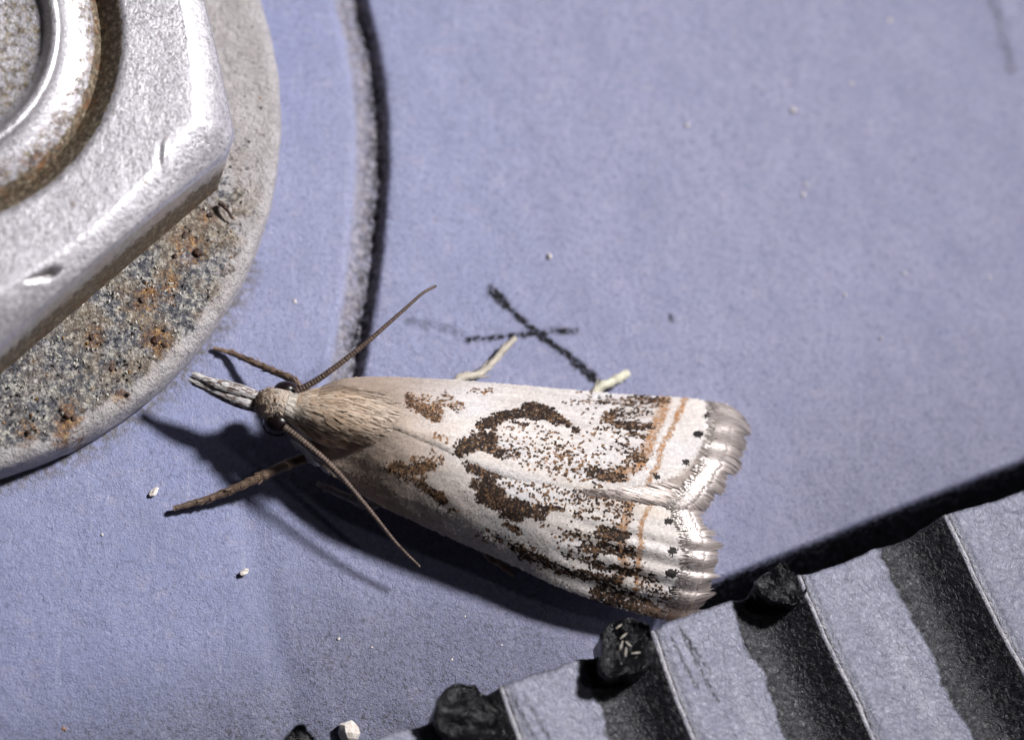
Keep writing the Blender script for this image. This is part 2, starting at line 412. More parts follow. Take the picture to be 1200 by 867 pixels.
# ------------------------------------------------------------------ the blue plate
def plate():
    st = 0.045
    xs = np.concatenate([np.arange(-60.0, -13.0, 1.0), np.arange(-13.0, 13.6, st), np.arange(14.0, 60.0, 1.0)])
    ys = np.concatenate([np.arange(-50.0, -10.0, 1.0), np.arange(-10.0, 10.4, st), np.arange(11.0, 60.0, 1.0)])
    X, Y = np.meshgrid(xs, ys, indexing='ij')
    Z = -0.034*np.minimum(np.maximum(-Y-1.6, 0), 9)**1.8*0.8
    Z = Z + 0.05*(fbm(X*0.25, Y*0.25, 3)-0.5)*2
    # shallow crease running down from the foreleg
    cr = [at(*p, 0) for p in ((292, 590), (300, 640), (318, 720), (345, 800), (350, 900))]
    d, pl, sd = seg_dist(X, Y, cr)
    Z = Z - 0.045*np.exp(-(d/0.35)**2)
    # curved groove cut beside the washer
    gr = [at(*p, 0)[:2] for p in ((330, -190), (375, -110), (408, -40), (425, 20), (438, 80), (445, 150), (444, 220), (437, 300), (427, 370), (414, 440), (405, 480), (392, 530))]
    gr = resample([(*g, 0) for g in gr], 60)
    d, pl, sd = seg_dist(X, Y, gr)
    s = d*np.where(sd < 0, 1, -1)              # right of the groove line is positive
    wob = 0.05*(fbm(Y*2.2, X*0.6, 9)-0.5)
    s = s + wob
    fade = 1 - sstep(0.93, 1.0, pl)
    prof = np.where(s < 0, np.clip(1+(s)/0.62, 0, 1), np.clip(1-s/0.22, 0, 1))
    prof = prof*prof*(3-2*prof)*0.75 + prof*0.25
    rough = (fbm(X*7, Y*7, 21)-0.5)*0.16*prof
    Z = Z - (0.30*prof)*fade + rough*fade
    gm = sstep(0.04, 0.35, prof)*fade
    # paint ends at a gap in front of the ribbed bar
    a, b = at(1200, 536, 0), at(835, 678, 0)
    t = (b-a)[:2]/np.linalg.norm((b-a)[:2]); nrm = np.array([t[1], -t[0]])
    if nrm[1] > 0: nrm = -nrm
    e = (X-a[0])*nrm[0] + (Y-a[1])*nrm[1] + 0.02*(fbm(X*1.5, Y*1.5, 5)-0.5)
    along = (X-a[0])*t[0] + (Y-a[1])*t[1]
    Z = Z - 3.2*sstep(-0.05, 0.55, e)**1.3*(1-sstep(7.2, 8.6, along))
    # scuff marks
    def px(pts): return [at(*p, 0)[:2] for p in pts]
    sc = np.zeros_like(X)
    for pts, w, k in ((((577, 340), (600, 364), (632, 392), (668, 417), (700, 445)), 0.085, 1.0),
                      (((577, 340), (592, 356)), 0.12, 1.0), (((672, 422), (700, 447)), 0.13, 0.95),
                      (((548, 398), (600, 393), (640, 388), (674, 387)), 0.075, 0.85),
                      (((640, 388), (674, 387)), 0.09, 0.7),
                      (((478, 376), (505, 380), (540, 390)), 0.10, 0.42),
                      (((1162, -5), (1170, 25), (1185, 82)), 0.13, 0.42), (((786, 371), (788, 374)), 0.06, 0.8)):
        d, pl, sd = seg_dist(X, Y, px(pts))
        sc = np.maximum(sc, k*(1-sstep(w*0.45, w*1.35, d + 0.06*(noise2(X*9, Y*9, 4)-0.5))))
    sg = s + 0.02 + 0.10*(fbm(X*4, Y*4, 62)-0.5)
    dk = np.exp(-(sg/0.27)**2)*fade*(0.72+0.5*(fbm(Y*1.6, X*0.3, 61)-0.5))*(pl < 0.99)  # shade of the groove's right wall, painted black through the scuff mask
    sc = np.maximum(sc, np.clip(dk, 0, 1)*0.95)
    sc = np.maximum(sc, sstep(-0.02, 0.10, e)*(1-sstep(7.2, 8.6, along)))       # shade inside the gap, painted black
    # grime along the washer's foot
    wc = WASHER_C; rr = np.hypot(X-wc[0], Y-wc[1])
    dm = (1-sstep(WASHER_R, WASHER_R+0.45, rr))*(Y < 2.0)*0.9
    V = np.stack([X, Y, Z], -1).reshape(-1, 3)
    PX, PY = to_px(V)
    worn_shade = sstep(690, 850, PY + 60*(fbm(PX*0.006, PY*0.006, 77)-0.5) - 0.22*np.abs(PX-470))  # pitted wear, with the plate's light falloff painted into the same mask
    worn_shade = np.maximum(worn_shade, 0.80*sstep(620, 790, PY+30*(fbm(PX*0.01, PY*0.01, 79)-0.5))*sstep(250, 400, PX)*(1-sstep(600, 780, PX)))
    worn_shade = np.maximum(worn_shade, 0.45*sstep(330, 620, PY + 40*(fbm(PX*0.008, PY*0.008, 78)-0.5))*sstep(840, 1000, PX))
    col = np.column_stack([np.stack([gm, sc, dm], -1).reshape(-1, 3), worn_shade])
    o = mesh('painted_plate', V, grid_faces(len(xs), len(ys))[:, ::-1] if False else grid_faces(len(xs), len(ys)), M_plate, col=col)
    tag(o, 'flat blue painted plate with a curved scraped groove and black scuff marks', None, kind='structure')
plate()

# ------------------------------------------------------------------ washer, nut, bolt
WZ = 1.05
def washer():
    c = np.array([*WASHER_C, 0.0]); R = WASHER_R
    prof = [(3.2, WZ-0.05), (3.35, WZ)]
    prof += [(r, WZ) for r in np.linspace(3.5, R-0.27, 60)]
    prof += [(R-0.27+0.27*math.sin(a), WZ-0.27+0.27*math.cos(a)) for a in np.linspace(0.12, math.pi/2, 9)]
    prof += [(R+0.03, WZ*0.5), (R, 0.18), (R-0.15, 0.02), (R-0.5, -0.02)]
    V, F = lathe(c, prof[::-1], 420)
    x, y, z = V.T; ang = np.degrees(np.arctan2(y-c[1], x-c[0])); r = np.hypot(x-c[0], y-c[1])
    dirty = sstep(8, -38, ang)                # the side under the nut's lower flat is the corroded one
    rim = sstep(R-0.45, R-0.1, r)
    flake = np.clip(0.20 + 0.60*dirty, 0, 1)*(1-0.75*rim)
    ochre = np.clip(0.08 + 0.85*sstep(2, -22, ang)*sstep(-78, -40, ang), 0, 1)*(1-0.8*rim)
    spots = np.zeros(len(V)); px, py = to_px(V)
    for sx, sy, sr in ((232, 292, 14), (195, 330, 18), (168, 352, 15), (183, 402, 22), (130, 432, 12), (145, 462, 13),
                       (78, 488, 22), (32, 506, 15), (70, 515, 11), (108, 395, 14), (245, 255, 16), (215, 290, 20), (270, 290, 6), (92, 520, 8)):
        dd = np.hypot((px-sx)*1.15, py-sy) + 26*(fbm(x*2.2, y*2.2, 8, 4)-0.5) + 10*(fbm(x*9, y*9, 18)-0.5)
        spots = np.maximum(spots, 1-sstep(sr*0.2, sr*1.7, dd))
    V[:, 2] += np.where(z > WZ-0.4, 1, 0.3)*(fbm(x*3, y*3, 2)-0.5)*0.07*(0.35+dirty) - 0.03*spots*(fbm(x*6, y*6, 5)-0.2)
    wob = 1+0.004*(fbm(ang*0.25, z*3, 31)-0.5)*2
    V[:, 0] = c[0]+(V[:, 0]-c[0])*wob; V[:, 1] = c[1]+(V[:, 1]-c[1])*wob
    root = empty('washer', (c[0], c[1], 0), 'flat round metal washer with rust spots lying under the hex nut', 'washer')
    mesh('ring', V, F[:, ::-1], M_washer, root, col=np.stack([flake, ochre, spots*0.95], -1))
    # loose rust grains stuck to its face
    for gx, gy, gr in ((233, 296, 0.13), (166, 352, 0.11), (183, 399, 0.12), (192, 404, 0.10), (78, 486, 0.12), (86, 490, 0.08),
                       (33, 507, 0.09), (130, 432, 0.09), (150, 462, 0.07), (205, 300, 0.08), (247, 252, 0.09), (108, 395, 0.09), (72, 480, 0.07), (216, 276, 0.10)):
        lump('rust_grain', at(gx, gy, WZ+0.01), (gr*0.7, gr*0.6, gr*0.38), M_rust, root)
    # crumbs of white bloom and grit, too many to count
    P, C = [], []
    while len(P) < 1500:
        a = math.radians(rng.uniform(-100, 4)); r_ = rng.uniform(R-2.9, R-0.35)
        if rng.random() > 0.25 + 0.75*(a < -0.5): continue
        P.append((c[0]+r_*math.cos(a), c[1]+r_*math.sin(a), WZ+0.0))
        k = rng.random()
        C.append((0.62, 0.59, 0.54) if k < 0.55 else (0.03, 0.03, 0.035) if k < 0.92 else (0.36, 0.20, 0.07))
    P, C = np.array(P), np.array(C)
    n = len(P); oct_ = np.array([(1, 0, 0), (-0.6, 0.8, 0), (-0.6, -0.8, 0), (0, 0, 0.8)])
    sc = rng.uniform(0.018, 0.050, n); an = rng.uniform(0, 6.28, n)
    V = np.zeros((n, 4, 3))
    for k in range(4):
        q = oct_[k]*rng.uniform(0.6, 1.3, (n, 1))
        V[:, k] = P + sc[:, None]*np.stack([q[:, 0]*np.cos(an)-q[:, 1]*np.sin(an), q[:, 0]*np.sin(an)+q[:, 1]*np.cos(an), q[:, 2]+0.1], -1)
    f = np.array([(0, 1, 3), (1, 2, 3), (2, 0, 3), (0, 2, 1)])
    F = (np.arange(n)[:, None, None]*4+f[None]).reshape(-1, 3)
    tag(mesh('corrosion_crumbs', V.reshape(-1, 3), F, M_grit, root, col=np.repeat(C, 4, 0), smooth=False), kind='stuff')

M_grit = mat_col('corrosion_grit', 0.4, 0.5, 0.1)
def lump(name, pos, rad, mat, parent=None, seed=None, sub=2, flatten=None, rotz=None, label=None, cat=None, group=None):
    bm = bmesh.new(); bmesh.ops.create_icosphere(bm, subdivisions=sub, radius=1.0)
    V = np.array([v.co[:] for v in bm.verts]); F = [tuple(v.index for v in f.verts) for f in bm.faces]; bm.free()
    sd = rng.integers(1, 9999)
    k = 1+0.55*(fbm(V[:, 0]*1.6+5, V[:, 1]*1.6+V[:, 2]*1.3, sd)-0.5)*2
    V = V*k[:, None]*np.array(rad)
    a = rng.uniform(0, 6.28) if rotz is None else rotz
    V = np.stack([V[:, 0]*math.cos(a)-V[:, 1]*math.sin(a), V[:, 0]*math.sin(a)+V[:, 1]*math.cos(a), V[:, 2]], -1) + pos
    o = mesh(name, V, F, mat, parent, base=pos, smooth=False)
    if label: tag(o, label, cat, group)
    return o

NH = 2.9                                      # nut height
def nut_and_bolt():
    ztop = WZ + NH
    hole, hr = fit_circle([(141, 0), (144, 55), (131, 118), (96, 180), (50, 223), (0, 250)], ztop)
    corner = at(280, 170, ztop-0.62)
    d1 = unit((at(0, 423, ztop-0.62)-corner)[:2]); d2 = unit((at(242, 0, ztop-0.62)-corner)[:2]); bis = unit(d1+d2)
    Rn = max(float((hole-corner[:2]) @ bis), 6.2)
    c = np.array([*(corner[:2]+bis*Rn), 0.0])
    print('NUT', c, Rn, 'hole', hole, hr, 'washer', WASHER_C, WASHER_R, 'corner angle', math.degrees(math.acos(float(d1@d2))))
    ph0 = math.atan2(corner[1]-c[1], corner[0]-c[0])
    Rc = np.hypot(*(corner-c)[:2]); ap = Rc*math.cos(math.pi/6)
    n = 480; a = np.linspace(0, 2*np.pi, n, endpoint=False)
    m = (a - ph0 + math.pi/6) % (math.pi/3) - math.pi/6       # angle from the nearest corner
    q = (math.pi/6 - np.abs(m))                               # from the middle of a flat
    Rh = ap/np.cos(np.minimum(q, math.pi/6-0.035)); Rh = np.minimum(Rh, Rc*0.992)
    rc = 0.90*ap/np.cos(q)**0.55                              # inner edge of the chamfer
    rows, cols = [], []
    def row(r, z, rust=0.0, orange=0.0, dk=0.0):
        ec = 1-sstep(hr+0.1, hr+1.2, r)
        rows.append(np.stack([c[0]+(hole[0]-c[0])*ec+r*np.cos(a), c[1]+(hole[1]-c[1])*ec+r*np.sin(a), np.broadcast_to(z, (n,))], -1))
        cols.append(np.stack([np.broadcast_to(v, (n,)) for v in (rust, orange, dk)], -1))
    row(hr-0.75+0*a, ztop-1.0, 1.0); row(hr-0.55+0*a, ztop-0.62, 1.0, 0.6); row(hr-0.30+0*a, ztop-0.36, 0.95, 0.5); row(hr-0.08+0*a, ztop-0.10, 0.8)
    row(hr+0*a, ztop-0.015, 0.3); row(hr+0.06+0*a, ztop, 0.05)
    for t in np.linspace(0.06, 0.94, 34): row((hr+0.06)+(rc-hr-0.06)*t, ztop + 0*a)
    tan = math.tan(math.radians(33))
    for t in (0.97, 1.0): row((hr+0.06)+(rc-hr-0.06)*t, ztop - 0.0*a - (0.004 if t == 1 else 0))
    for t in np.linspace(0.05, 0.93, 22):
        r = rc+(Rh-rc)*t; d = r-rc
        row(r, ztop - tan*(np.sqrt(d*d+0.04)-0.20) - 0.35*np.maximum(d-0.45, 0)**1.5)
    zc = ztop - tan*(np.sqrt((Rh-rc)**2+0.04)-0.20) - 0.35*np.maximum(Rh-rc-0.45, 0)**1.5 - 0.02
    row(Rh*0.992, zc+0.0); row(Rh, zc-0.10)
    zlow = WZ+0.30
    for t in np.linspace(0.04, 1, 46):
        z = zc-0.10+(zlow-zc+0.10)*t
        row(Rh, z, 0.30+0.60*sstep(0.10, 0.80, t), 0.9*sstep(0.40, 0.95, t), 0.0)  # rust at the foot; above it, side shade painted as grime
    for t in (0.5, 1.0): row(Rh*(1-0.03*t), zlow-0.27*t, 0.95, 0.9)
    V = np.vstack(rows); C = np.vstack(cols)
    px, py = to_px(V)
    # hammered chip on the lower chamfer and a nick near the corner
    top = V[:, 2] > ztop-1.0
    dch = np.hypot((px-52)/22, (py-322+0.30*(px-52))/(3+5.5*sstep(25, 70, px))); k = (1-sstep(0.55, 1.05, dch+0.35*(fbm(px*0.15, py*0.15, 3)-0.5)))*top
    V[:, 2] -= 0.09*k; C[:, 2] = np.maximum(C[:, 2], 0.85*k*sstep(20, 48, px))
    dn = np.hypot((px-192)/10, (py-182)/24); k = (1-sstep(0.2, 1.0, dn))*top
    V[:, 2] += 0.05*k*np.sin((px-190)*0.5)
    V[:, 2] += 0.012*(fbm(V[:, 0]*2.5, V[:, 1]*2.5, 12)-0.5)
    o = mesh('hex_nut', V, grid_faces(len(rows), n, True), M_zinc, base=(c[0], c[1], WZ), col=C)
    tag(o, 'zinc plated hexagonal nut with chamfered corners and rust round its foot', 'nut')
    # the bolt standing in it
    cb = np.array([*hole, 0]); kb = hr/3.12
    prof = [(2.0, 0.1), (2.6, 0.12), (2.6, ztop-1.4)]
    for k in range(3):
        prof += [(2.62, ztop-1.3+k*0.28), (2.86, ztop-1.16+k*0.28)]
    prof += [(2.84, ztop-0.50), (2.82, ztop-0.42), (2.78, ztop-0.34), (2.70, ztop-0.24), (2.58, ztop-0.15), (2.44, ztop-0.07), (2.32, ztop+0.0), (2.25, ztop+0.06), (2.20, ztop+0.13)]
    prof += [(2.20-0.08+0.08*math.cos(t), ztop+0.15+0.07*math.sin(t)) for t in np.linspace(0.3, math.pi-0.1, 10)]
    prof += [(2.0, ztop+0.10), (1.94, ztop-0.02), (1.85, ztop-0.06), (1.3, ztop-0.03), (0.8, ztop), (0.4, ztop+0.02), (0.01, ztop+0.02)]
    V, F = lathe(cb, [(r_*kb, z_) for r_, z_ in prof], 260)
    r = np.hypot(V[:, 0]-cb[0], V[:, 1]-cb[1])/kb; z = V[:, 2]
    ang = np.arctan2(V[:, 1]-cb[1], V[:, 0]-cb[0])
    rust = np.where(r > 2.74, 1.0, 0.0) + 0.25*sstep(2.75, 2.45, r)*0 + 0.42*sstep(2.25, 2.5, r)*(r <= 2.74) + 0.44*sstep(2.04, 1.9, r)
    orange = 0.8*sstep(2.3, 2.5, r)
    V[:, 2] += 0.04*(fbm(V[:, 0]*2, V[:, 1]*2, 14)-0.5)
    o = mesh('bolt', V, F, M_zinc, base=(cb[0], cb[1], WZ), col=np.stack([np.clip(rust, 0, 1), orange, 0*r], -1))
    tag(o, 'dished round end of a zinc bolt threaded through the hex nut', 'bolt')
washer(); nut_and_bolt()
# a sliver of swarf by the nut's corner
V, F = tube(resample([at(258, 238, WZ+0.1), at(266, 246, WZ+0.16), at(273, 257, WZ+0.10)], 10), np.linspace(0.06, 0.012, 10), 7)
tag(mesh('metal_splinter', V, F, M_rust, base=at(258, 238, WZ)), 'short dark splinter lying on the washer at the nut corner', 'splinter')

# ------------------------------------------------------------------ ribbed bar
def ribbed_bar():
    O = at(765, 737, 1.75) - np.array([0, 0, 0.75]); E = at(1108, 600, 2.05) - np.array([0, 0, 0.75])
    e = unit(E-O); pitch = np.linalg.norm(E-O)/2.0
    root = empty('ribbed_bar', (O[0], O[1], -2.0), 'weathered black plastic bar with pale sawtooth ribs and broken nubs along its edge', 'plastic bar')
    def place(u, v, h):
        """u along the edge, v away from it across the bar, h height above the bar's datum"""
        dx = 0.36 + 0.050*u/pitch + 0.012*v
        r = np.stack([dx, -np.ones_like(dx), np.zeros_like(dx)], -1); r = unit(r)
        datum = -0.035*np.maximum(v, 0)
        return O + u[..., None]*e + v[..., None]*r + np.stack([0*u, 0*u, h+datum], -1)
    H = 0.80
    def profile(u):
        """sawtooth: crest at u=0, long pale slope down to 0.60, dark face rising to the next crest"""
        t = u/pitch
        h = np.where(t < 0.60, H - 0.46*(t/0.60)**0.9 - 0.02*np.sin(t/0.6*np.pi), 0)
        tt = np.clip((t-0.60)/0.40, 0, 1)
        h2 = (H-0.46) + 0.46*(0.35*tt+0.65*tt*tt)
        # valley: sinks first so the face is steep
        h2 = h2 - 0.26*np.sin(np.pi*np.clip(tt*1.0, 0, 1))*(1-tt)**0.6
        h = np.where(t < 0.60, h, h2)
        return h
    for k in range(-3, 6):
        us = np.concatenate([[0.0, 0.012, 0.03, 0.055, 0.09], np.linspace(0.14, pitch-0.14, 58), [pitch-0.09, pitch-0.05, pitch-0.025, pitch-0.008]])
        hs = profile(us)
        # rounded crest
        hs = hs - 0.085*np.exp(-us/0.055) - 0.05*np.exp(-(pitch-us)/0.03)
        vs_ = np.concatenate([[0, 0, 0.01, 0.03, 0.06, 0.10], np.linspace(0.15, 10.5, 170)])
        U, Vv = np.meshgrid(us, vs_, indexing='ij'); Hh = np.repeat(hs[:, None], len(vs_), 1)
        edge = np.exp(-Vv/0.035)
        jit = (0.07*(fbm((U+k*pitch)*4.0, Vv*0+3.3, 40)-0.5)+0.40*(fbm((U+k*pitch)*0.9, Vv*0+1.3, 41)-0.5))*np.exp(-Vv/0.6)
        Hh = Hh - 0.05*edge + 0.02*(fbm((U+k*pitch)*1.3, Vv*0.9, 44)-0.5)*2*np.sin(np.pi*np.clip(U/pitch, 0, 1))
        near = np.where(U < pitch/2, k, k+1); dist = np.minimum(U, pitch-U)
        nick = fbm(Vv*2.1, near*7.3+2.0, 55, 4)
        ush = 0.10*(fbm(Vv*1.1, near*5.1, 56)-0.5)*np.exp(-dist/0.25)
        Hh = Hh - 0.16*np.maximum(nick-0.60, 0)*np.exp(-dist/0.10)*4*0.5
        Hh[:, 0] = -3.0                                       # the wall down into the gap
        Wp = place(U+k*pitch+ush, Vv + jit, Hh)
        t = U/pitch
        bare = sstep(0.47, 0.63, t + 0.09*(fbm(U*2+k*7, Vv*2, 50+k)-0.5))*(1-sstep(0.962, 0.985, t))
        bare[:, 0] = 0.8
        streak_glint = np.exp(-((t-0.36-0.02*Vv*0.4)/0.055)**2)*sstep(0.7, 2.5, Vv)*0.4 + (1-sstep(0.0, 0.035, t))*1.5 + 1.5*sstep(0.968, 0.985, t)  # soft streak, plus crest highlights painted as pale strips
        scr = np.zeros_like(U)
        if k == 0:
            for u0, v0, u1, v1 in ((0.28, 0.25, 0.42, 1.35), (0.52, 0.15, 0.72, 1.75), (0.60, 0.35, 0.80, 1.2)):
                d, _, _ = seg_dist(U, Vv, [(u0, v0), (u1, v1)]); scr = np.maximum(scr, 1-sstep(0.012, 0.05, d))
        if k == -1:
            for u0, v0, u1, v1 in ((0.10, 0.2, 0.35, 1.6), (0.34, 0.3, 0.62, 1.5)):
                d, _, _ = seg_dist(U, Vv, [(u0, v0), (u1, v1)]); scr = np.maximum(scr, 1-sstep(0.012, 0.05, d))
        # dirt clinging just behind each crest
        scr = np.maximum(scr, 0.5*np.exp(-((U-0.15)/0.04)**2))
        scr = np.maximum(scr, 0.8*np.exp(-(Vv/0.05)**2)*(Vv > 0.001))
        V = Wp.reshape(-1, 3); nu, nv = U.shape
        F = [tuple(f) for f in grid_faces(nu, nv)]
        # close the rib into a solid: bottom strip
        o = mesh('rib', V, grid_faces(nu, nv)[:, ::-1], M_plastic, root, col=np.stack([bare, streak_glint, scr], -1).reshape(-1, 3))
    # core below the ribs
    q = place(np.array([-2.98*pitch, 5.98*pitch, 5.98*pitch, -2.98*pitch]), np.array([0.06, 0.06, 10.3, 10.3]), np.array([0.05]*4))
    qb = q.copy(); qb[:, 2] = -3.0
    mesh('core', np.vstack([q, qb]), [(0, 1, 2, 3), (7, 6, 5, 4), (0, 4, 5, 1), (1, 5, 6, 2), (2, 6, 7, 3), (3, 7, 4, 0)], M_plastic, root,
         col=np.tile([[1.0, 0, 0]], (8, 1)), smooth=False)
    # broken nubs where moulding gates were snapped off
    def nub(px_, py_, zt, rx, ry, seed, tilt, label, depth=0.95):
        r_ = np.random.default_rng(seed); n = 36
        a = np.linspace(0, 2*np.pi, n, endpoint=False)
        out = 1 + 0.42*(fbm(np.cos(a)*1.3+9, np.sin(a)*1.3+seed, seed)-0.5)*2 + 0.035*r_.uniform(-1, 1, n)
        out = out/np.maximum(np.abs(np.cos(a+0.3))**2.6+np.abs(np.sin(a+0.3))**2.6, 0.2)**(1/2.6)
        c = at(px_, py_, zt); rows = []
        for f, dz in ((0.02, -0.02), (0.2, -0.03), (0.4, -0.02), (0.58, -0.05), (0.74, 0.0), (0.86, -0.01), (0.95, 0.05), (1.0, 0.035), (1.03, -0.05), (1.0, -0.18), (0.97, -0.4), (1.0, -depth)):
            x = rx*out*f*np.cos(a); y = ry*out*f*np.sin(a)
            z = dz + tilt[0]*x + tilt[1]*y + (0.42*np.abs(fbm(x*1.7+seed, y*1.7, seed+3, 2)-0.5)*2 + 0.06*r_.uniform(-1, 1, n)*(f > 0.9) if f < 1.02 else 0)
            if f == 1.0 and dz == -depth: z = np.full(n, -depth)
            rows.append(np.stack([c[0]+x, c[1]+y, c[2]+z], -1))
        o = mesh('broken_nub', np.vstack(rows), grid_faces(len(rows), n, True), M_black, root, smooth=True)
        o['label'] = label; return c
    c1 = nub(735, 764, 1.72, 0.52, 0.58, 11, (-0.05, -0.10), 'glossy black broken nub dusted with pale scales')
    nub(917, 687, 1.85, 0.43, 0.38, 5, (-0.05, -0.15), 'small glossy black broken nub')
    nub(549, 838, 1.45, 0.62, 0.52, 23, (-0.10, -0.05), 'wide jagged black broken nub')
    nub(352, 868, 0.9, 0.32, 0.26, 31, (0, 0), 'black crumbled nub')
    return c1
ribbed_bar()

# ------------------------------------------------------------------ the moth
WHITE = np.array([0.74, 0.715, 0.735]); CREAM = np.array([0.71, 0.595, 0.495]); TAN = np.array([0.40, 0.295, 0.225])
BROWN = np.array([0.145, 0.082, 0.045]); DARK = np.array([0.020, 0.013, 0.011]); ORANGE = np.array([0.37, 0.175, 0.065])
TAUPE = np.array([0.36, 0.295, 0.265]); BLACK = np.array([0.014, 0.011, 0.011])

# markings traced on the wings: polyline (photo px), half-width px, density, darkness
MARKS_L = [
 (((476, 470), (490, 478), (508, 486)), 10, 0.75, 0.55), (((500, 478), (520, 468), (534, 476)), 8, 0.5, 0.45), (((478, 468), (498, 466)), 6, 0.5, 0.4),
 (((538, 524), (556, 516), (572, 512)), 12, 0.95, 0.95), (((560, 522), (580, 528)), 8, 0.85, 0.9), (((560, 500), (580, 490), (592, 487)), 8, 0.95, 0.95),
 (((572, 508), (578, 496)), 7, 0.7, 0.9), (((590, 487), (615, 485), (640, 487), (652, 492)), 7.5, 1.0, 1.0), (((616, 478), (634, 482)), 9, 1.0, 1.0),
 (((640, 492), (660, 497), (672, 504)), 6, 0.8, 0.95), (((598, 494), (612, 497)), 3, 0.8, 0.9), (((580, 530), (600, 533)), 9, 0.55, 0.7),
 (((595, 510), (640, 525), (690, 548)), 28, 0.20, 0.45), (((600, 530), (650, 548), (700, 556)), 14, 0.34, 0.5), (((650, 530), (672, 546)), 14, 0.42, 0.5),
 (((690, 553), (722, 560)), 9, 0.80, 0.85), (((712, 548), (735, 552)), 8, 0.55, 0.7), (((700, 470), (770, 474)), 7, 0.60, 0.75), (((660, 471), (700, 472)), 4, 0.25, 0.6),
 (((706, 490), (712, 492)), 8, 0.85, 0.6), (((716, 484), (756, 486)), 7, 0.60, 0.9), (((716, 498), (758, 500)), 7, 0.78, 0.92), (((735, 508), (752, 512)), 6, 0.75, 0.9),
 (((716, 522), (748, 530)), 9, 0.55, 0.9), (((735, 536), (750, 538)), 7, 0.7, 0.8), (((715, 505), (735, 545)), 16, 0.28, 0.75), (((690, 470), (700, 540)), 22, 0.13, 0.5),
 (((545, 458), (570, 459)), 4, 0.35, 0.3), (((506, 508), (520, 515)), 5, 0.35, 0.3), (((740, 466), (778, 472)), 4, 0.8, 0.8)]
MARKS_R = [
 (((455, 545), (478, 548), (500, 543)), 9, 0.80, 0.6), (((466, 558), (492, 560)), 6, 0.5, 0.5), (((492, 566), (505, 574), (516, 582)), 7, 0.75, 0.6), (((480, 535), (510, 540)), 6, 0.35, 0.5),
 (((500, 528), (512, 536)), 5, 0.3, 0.35), (((525, 598), (532, 596)), 5, 0.5, 0.35),
 (((548, 546), (560, 552), (568, 564)), 9, 1.0, 1.0), (((570, 549), (580, 554)), 7, 0.95, 0.95), (((556, 566), (578, 578), (592, 588)), 10, 0.95, 0.95), (((560, 580), (590, 594)), 8, 0.95, 1.0),
 (((590, 588), (612, 594), (628, 600)), 10, 1.0, 1.0), (((588, 598), (602, 604)), 8, 0.9, 1.0), (((590, 612), (604, 620)), 6, 0.7, 0.6), (((638, 592), (656, 596)), 3.5, 0.95, 0.85),
 (((590, 565), (640, 580), (700, 600)), 18, 0.20, 0.6), (((672, 580), (730, 590)), 13, 0.52, 0.85), (((660, 625), (690, 628)), 9, 0.55, 0.75), (((700, 622), (728, 626)), 10, 0.85, 0.95),
 (((670, 600), (730, 605)), 12, 0.30, 0.75), (((680, 640), (735, 646)), 10, 0.70, 0.95), (((660, 645), (690, 655)), 7, 0.45, 0.8), (((600, 640), (660, 668), (720, 678)), 8, 0.75, 0.95),
 (((690, 660), (735, 668)), 8, 0.70, 0.95), (((560, 622), (620, 642)), 8, 0.30, 0.6), (((640, 610), (670, 640)), 14, 0.10, 0.4), (((736, 660), (775, 700)), 12, 0.55, 0.9), (((700, 690), (760, 712)), 14, 0.75, 0.9)]
ORANGE_L = [(((774, 467), (768, 488), (757, 512), (750, 532), (744, 543)), 10), (((718, 553), (738, 550)), 7), (((700, 560), (728, 560)), 6),
            (((797, 467), (787, 490), (778, 508), (768, 524), (765, 544), (757, 556), (752, 566)), 5)]
ORANGE_R = [(((731, 583), (728, 600), (724, 620), (722, 640), (726, 660), (722, 676)), 8), (((757, 586), (750, 600), (744, 616), (745, 636), (741, 660), (740, 690)), 4.5)]
SPOTS = [(829, 474, 6, 2.5), (823, 487, 6, 4), (812, 509, 6, 4.5), (797, 541, 5, 4), (762, 557, 4, 3), (778, 609, 6, 4.5), (782, 644, 6, 4.5), (781, 669, 8, 5), (785, 690, 8, 5)]

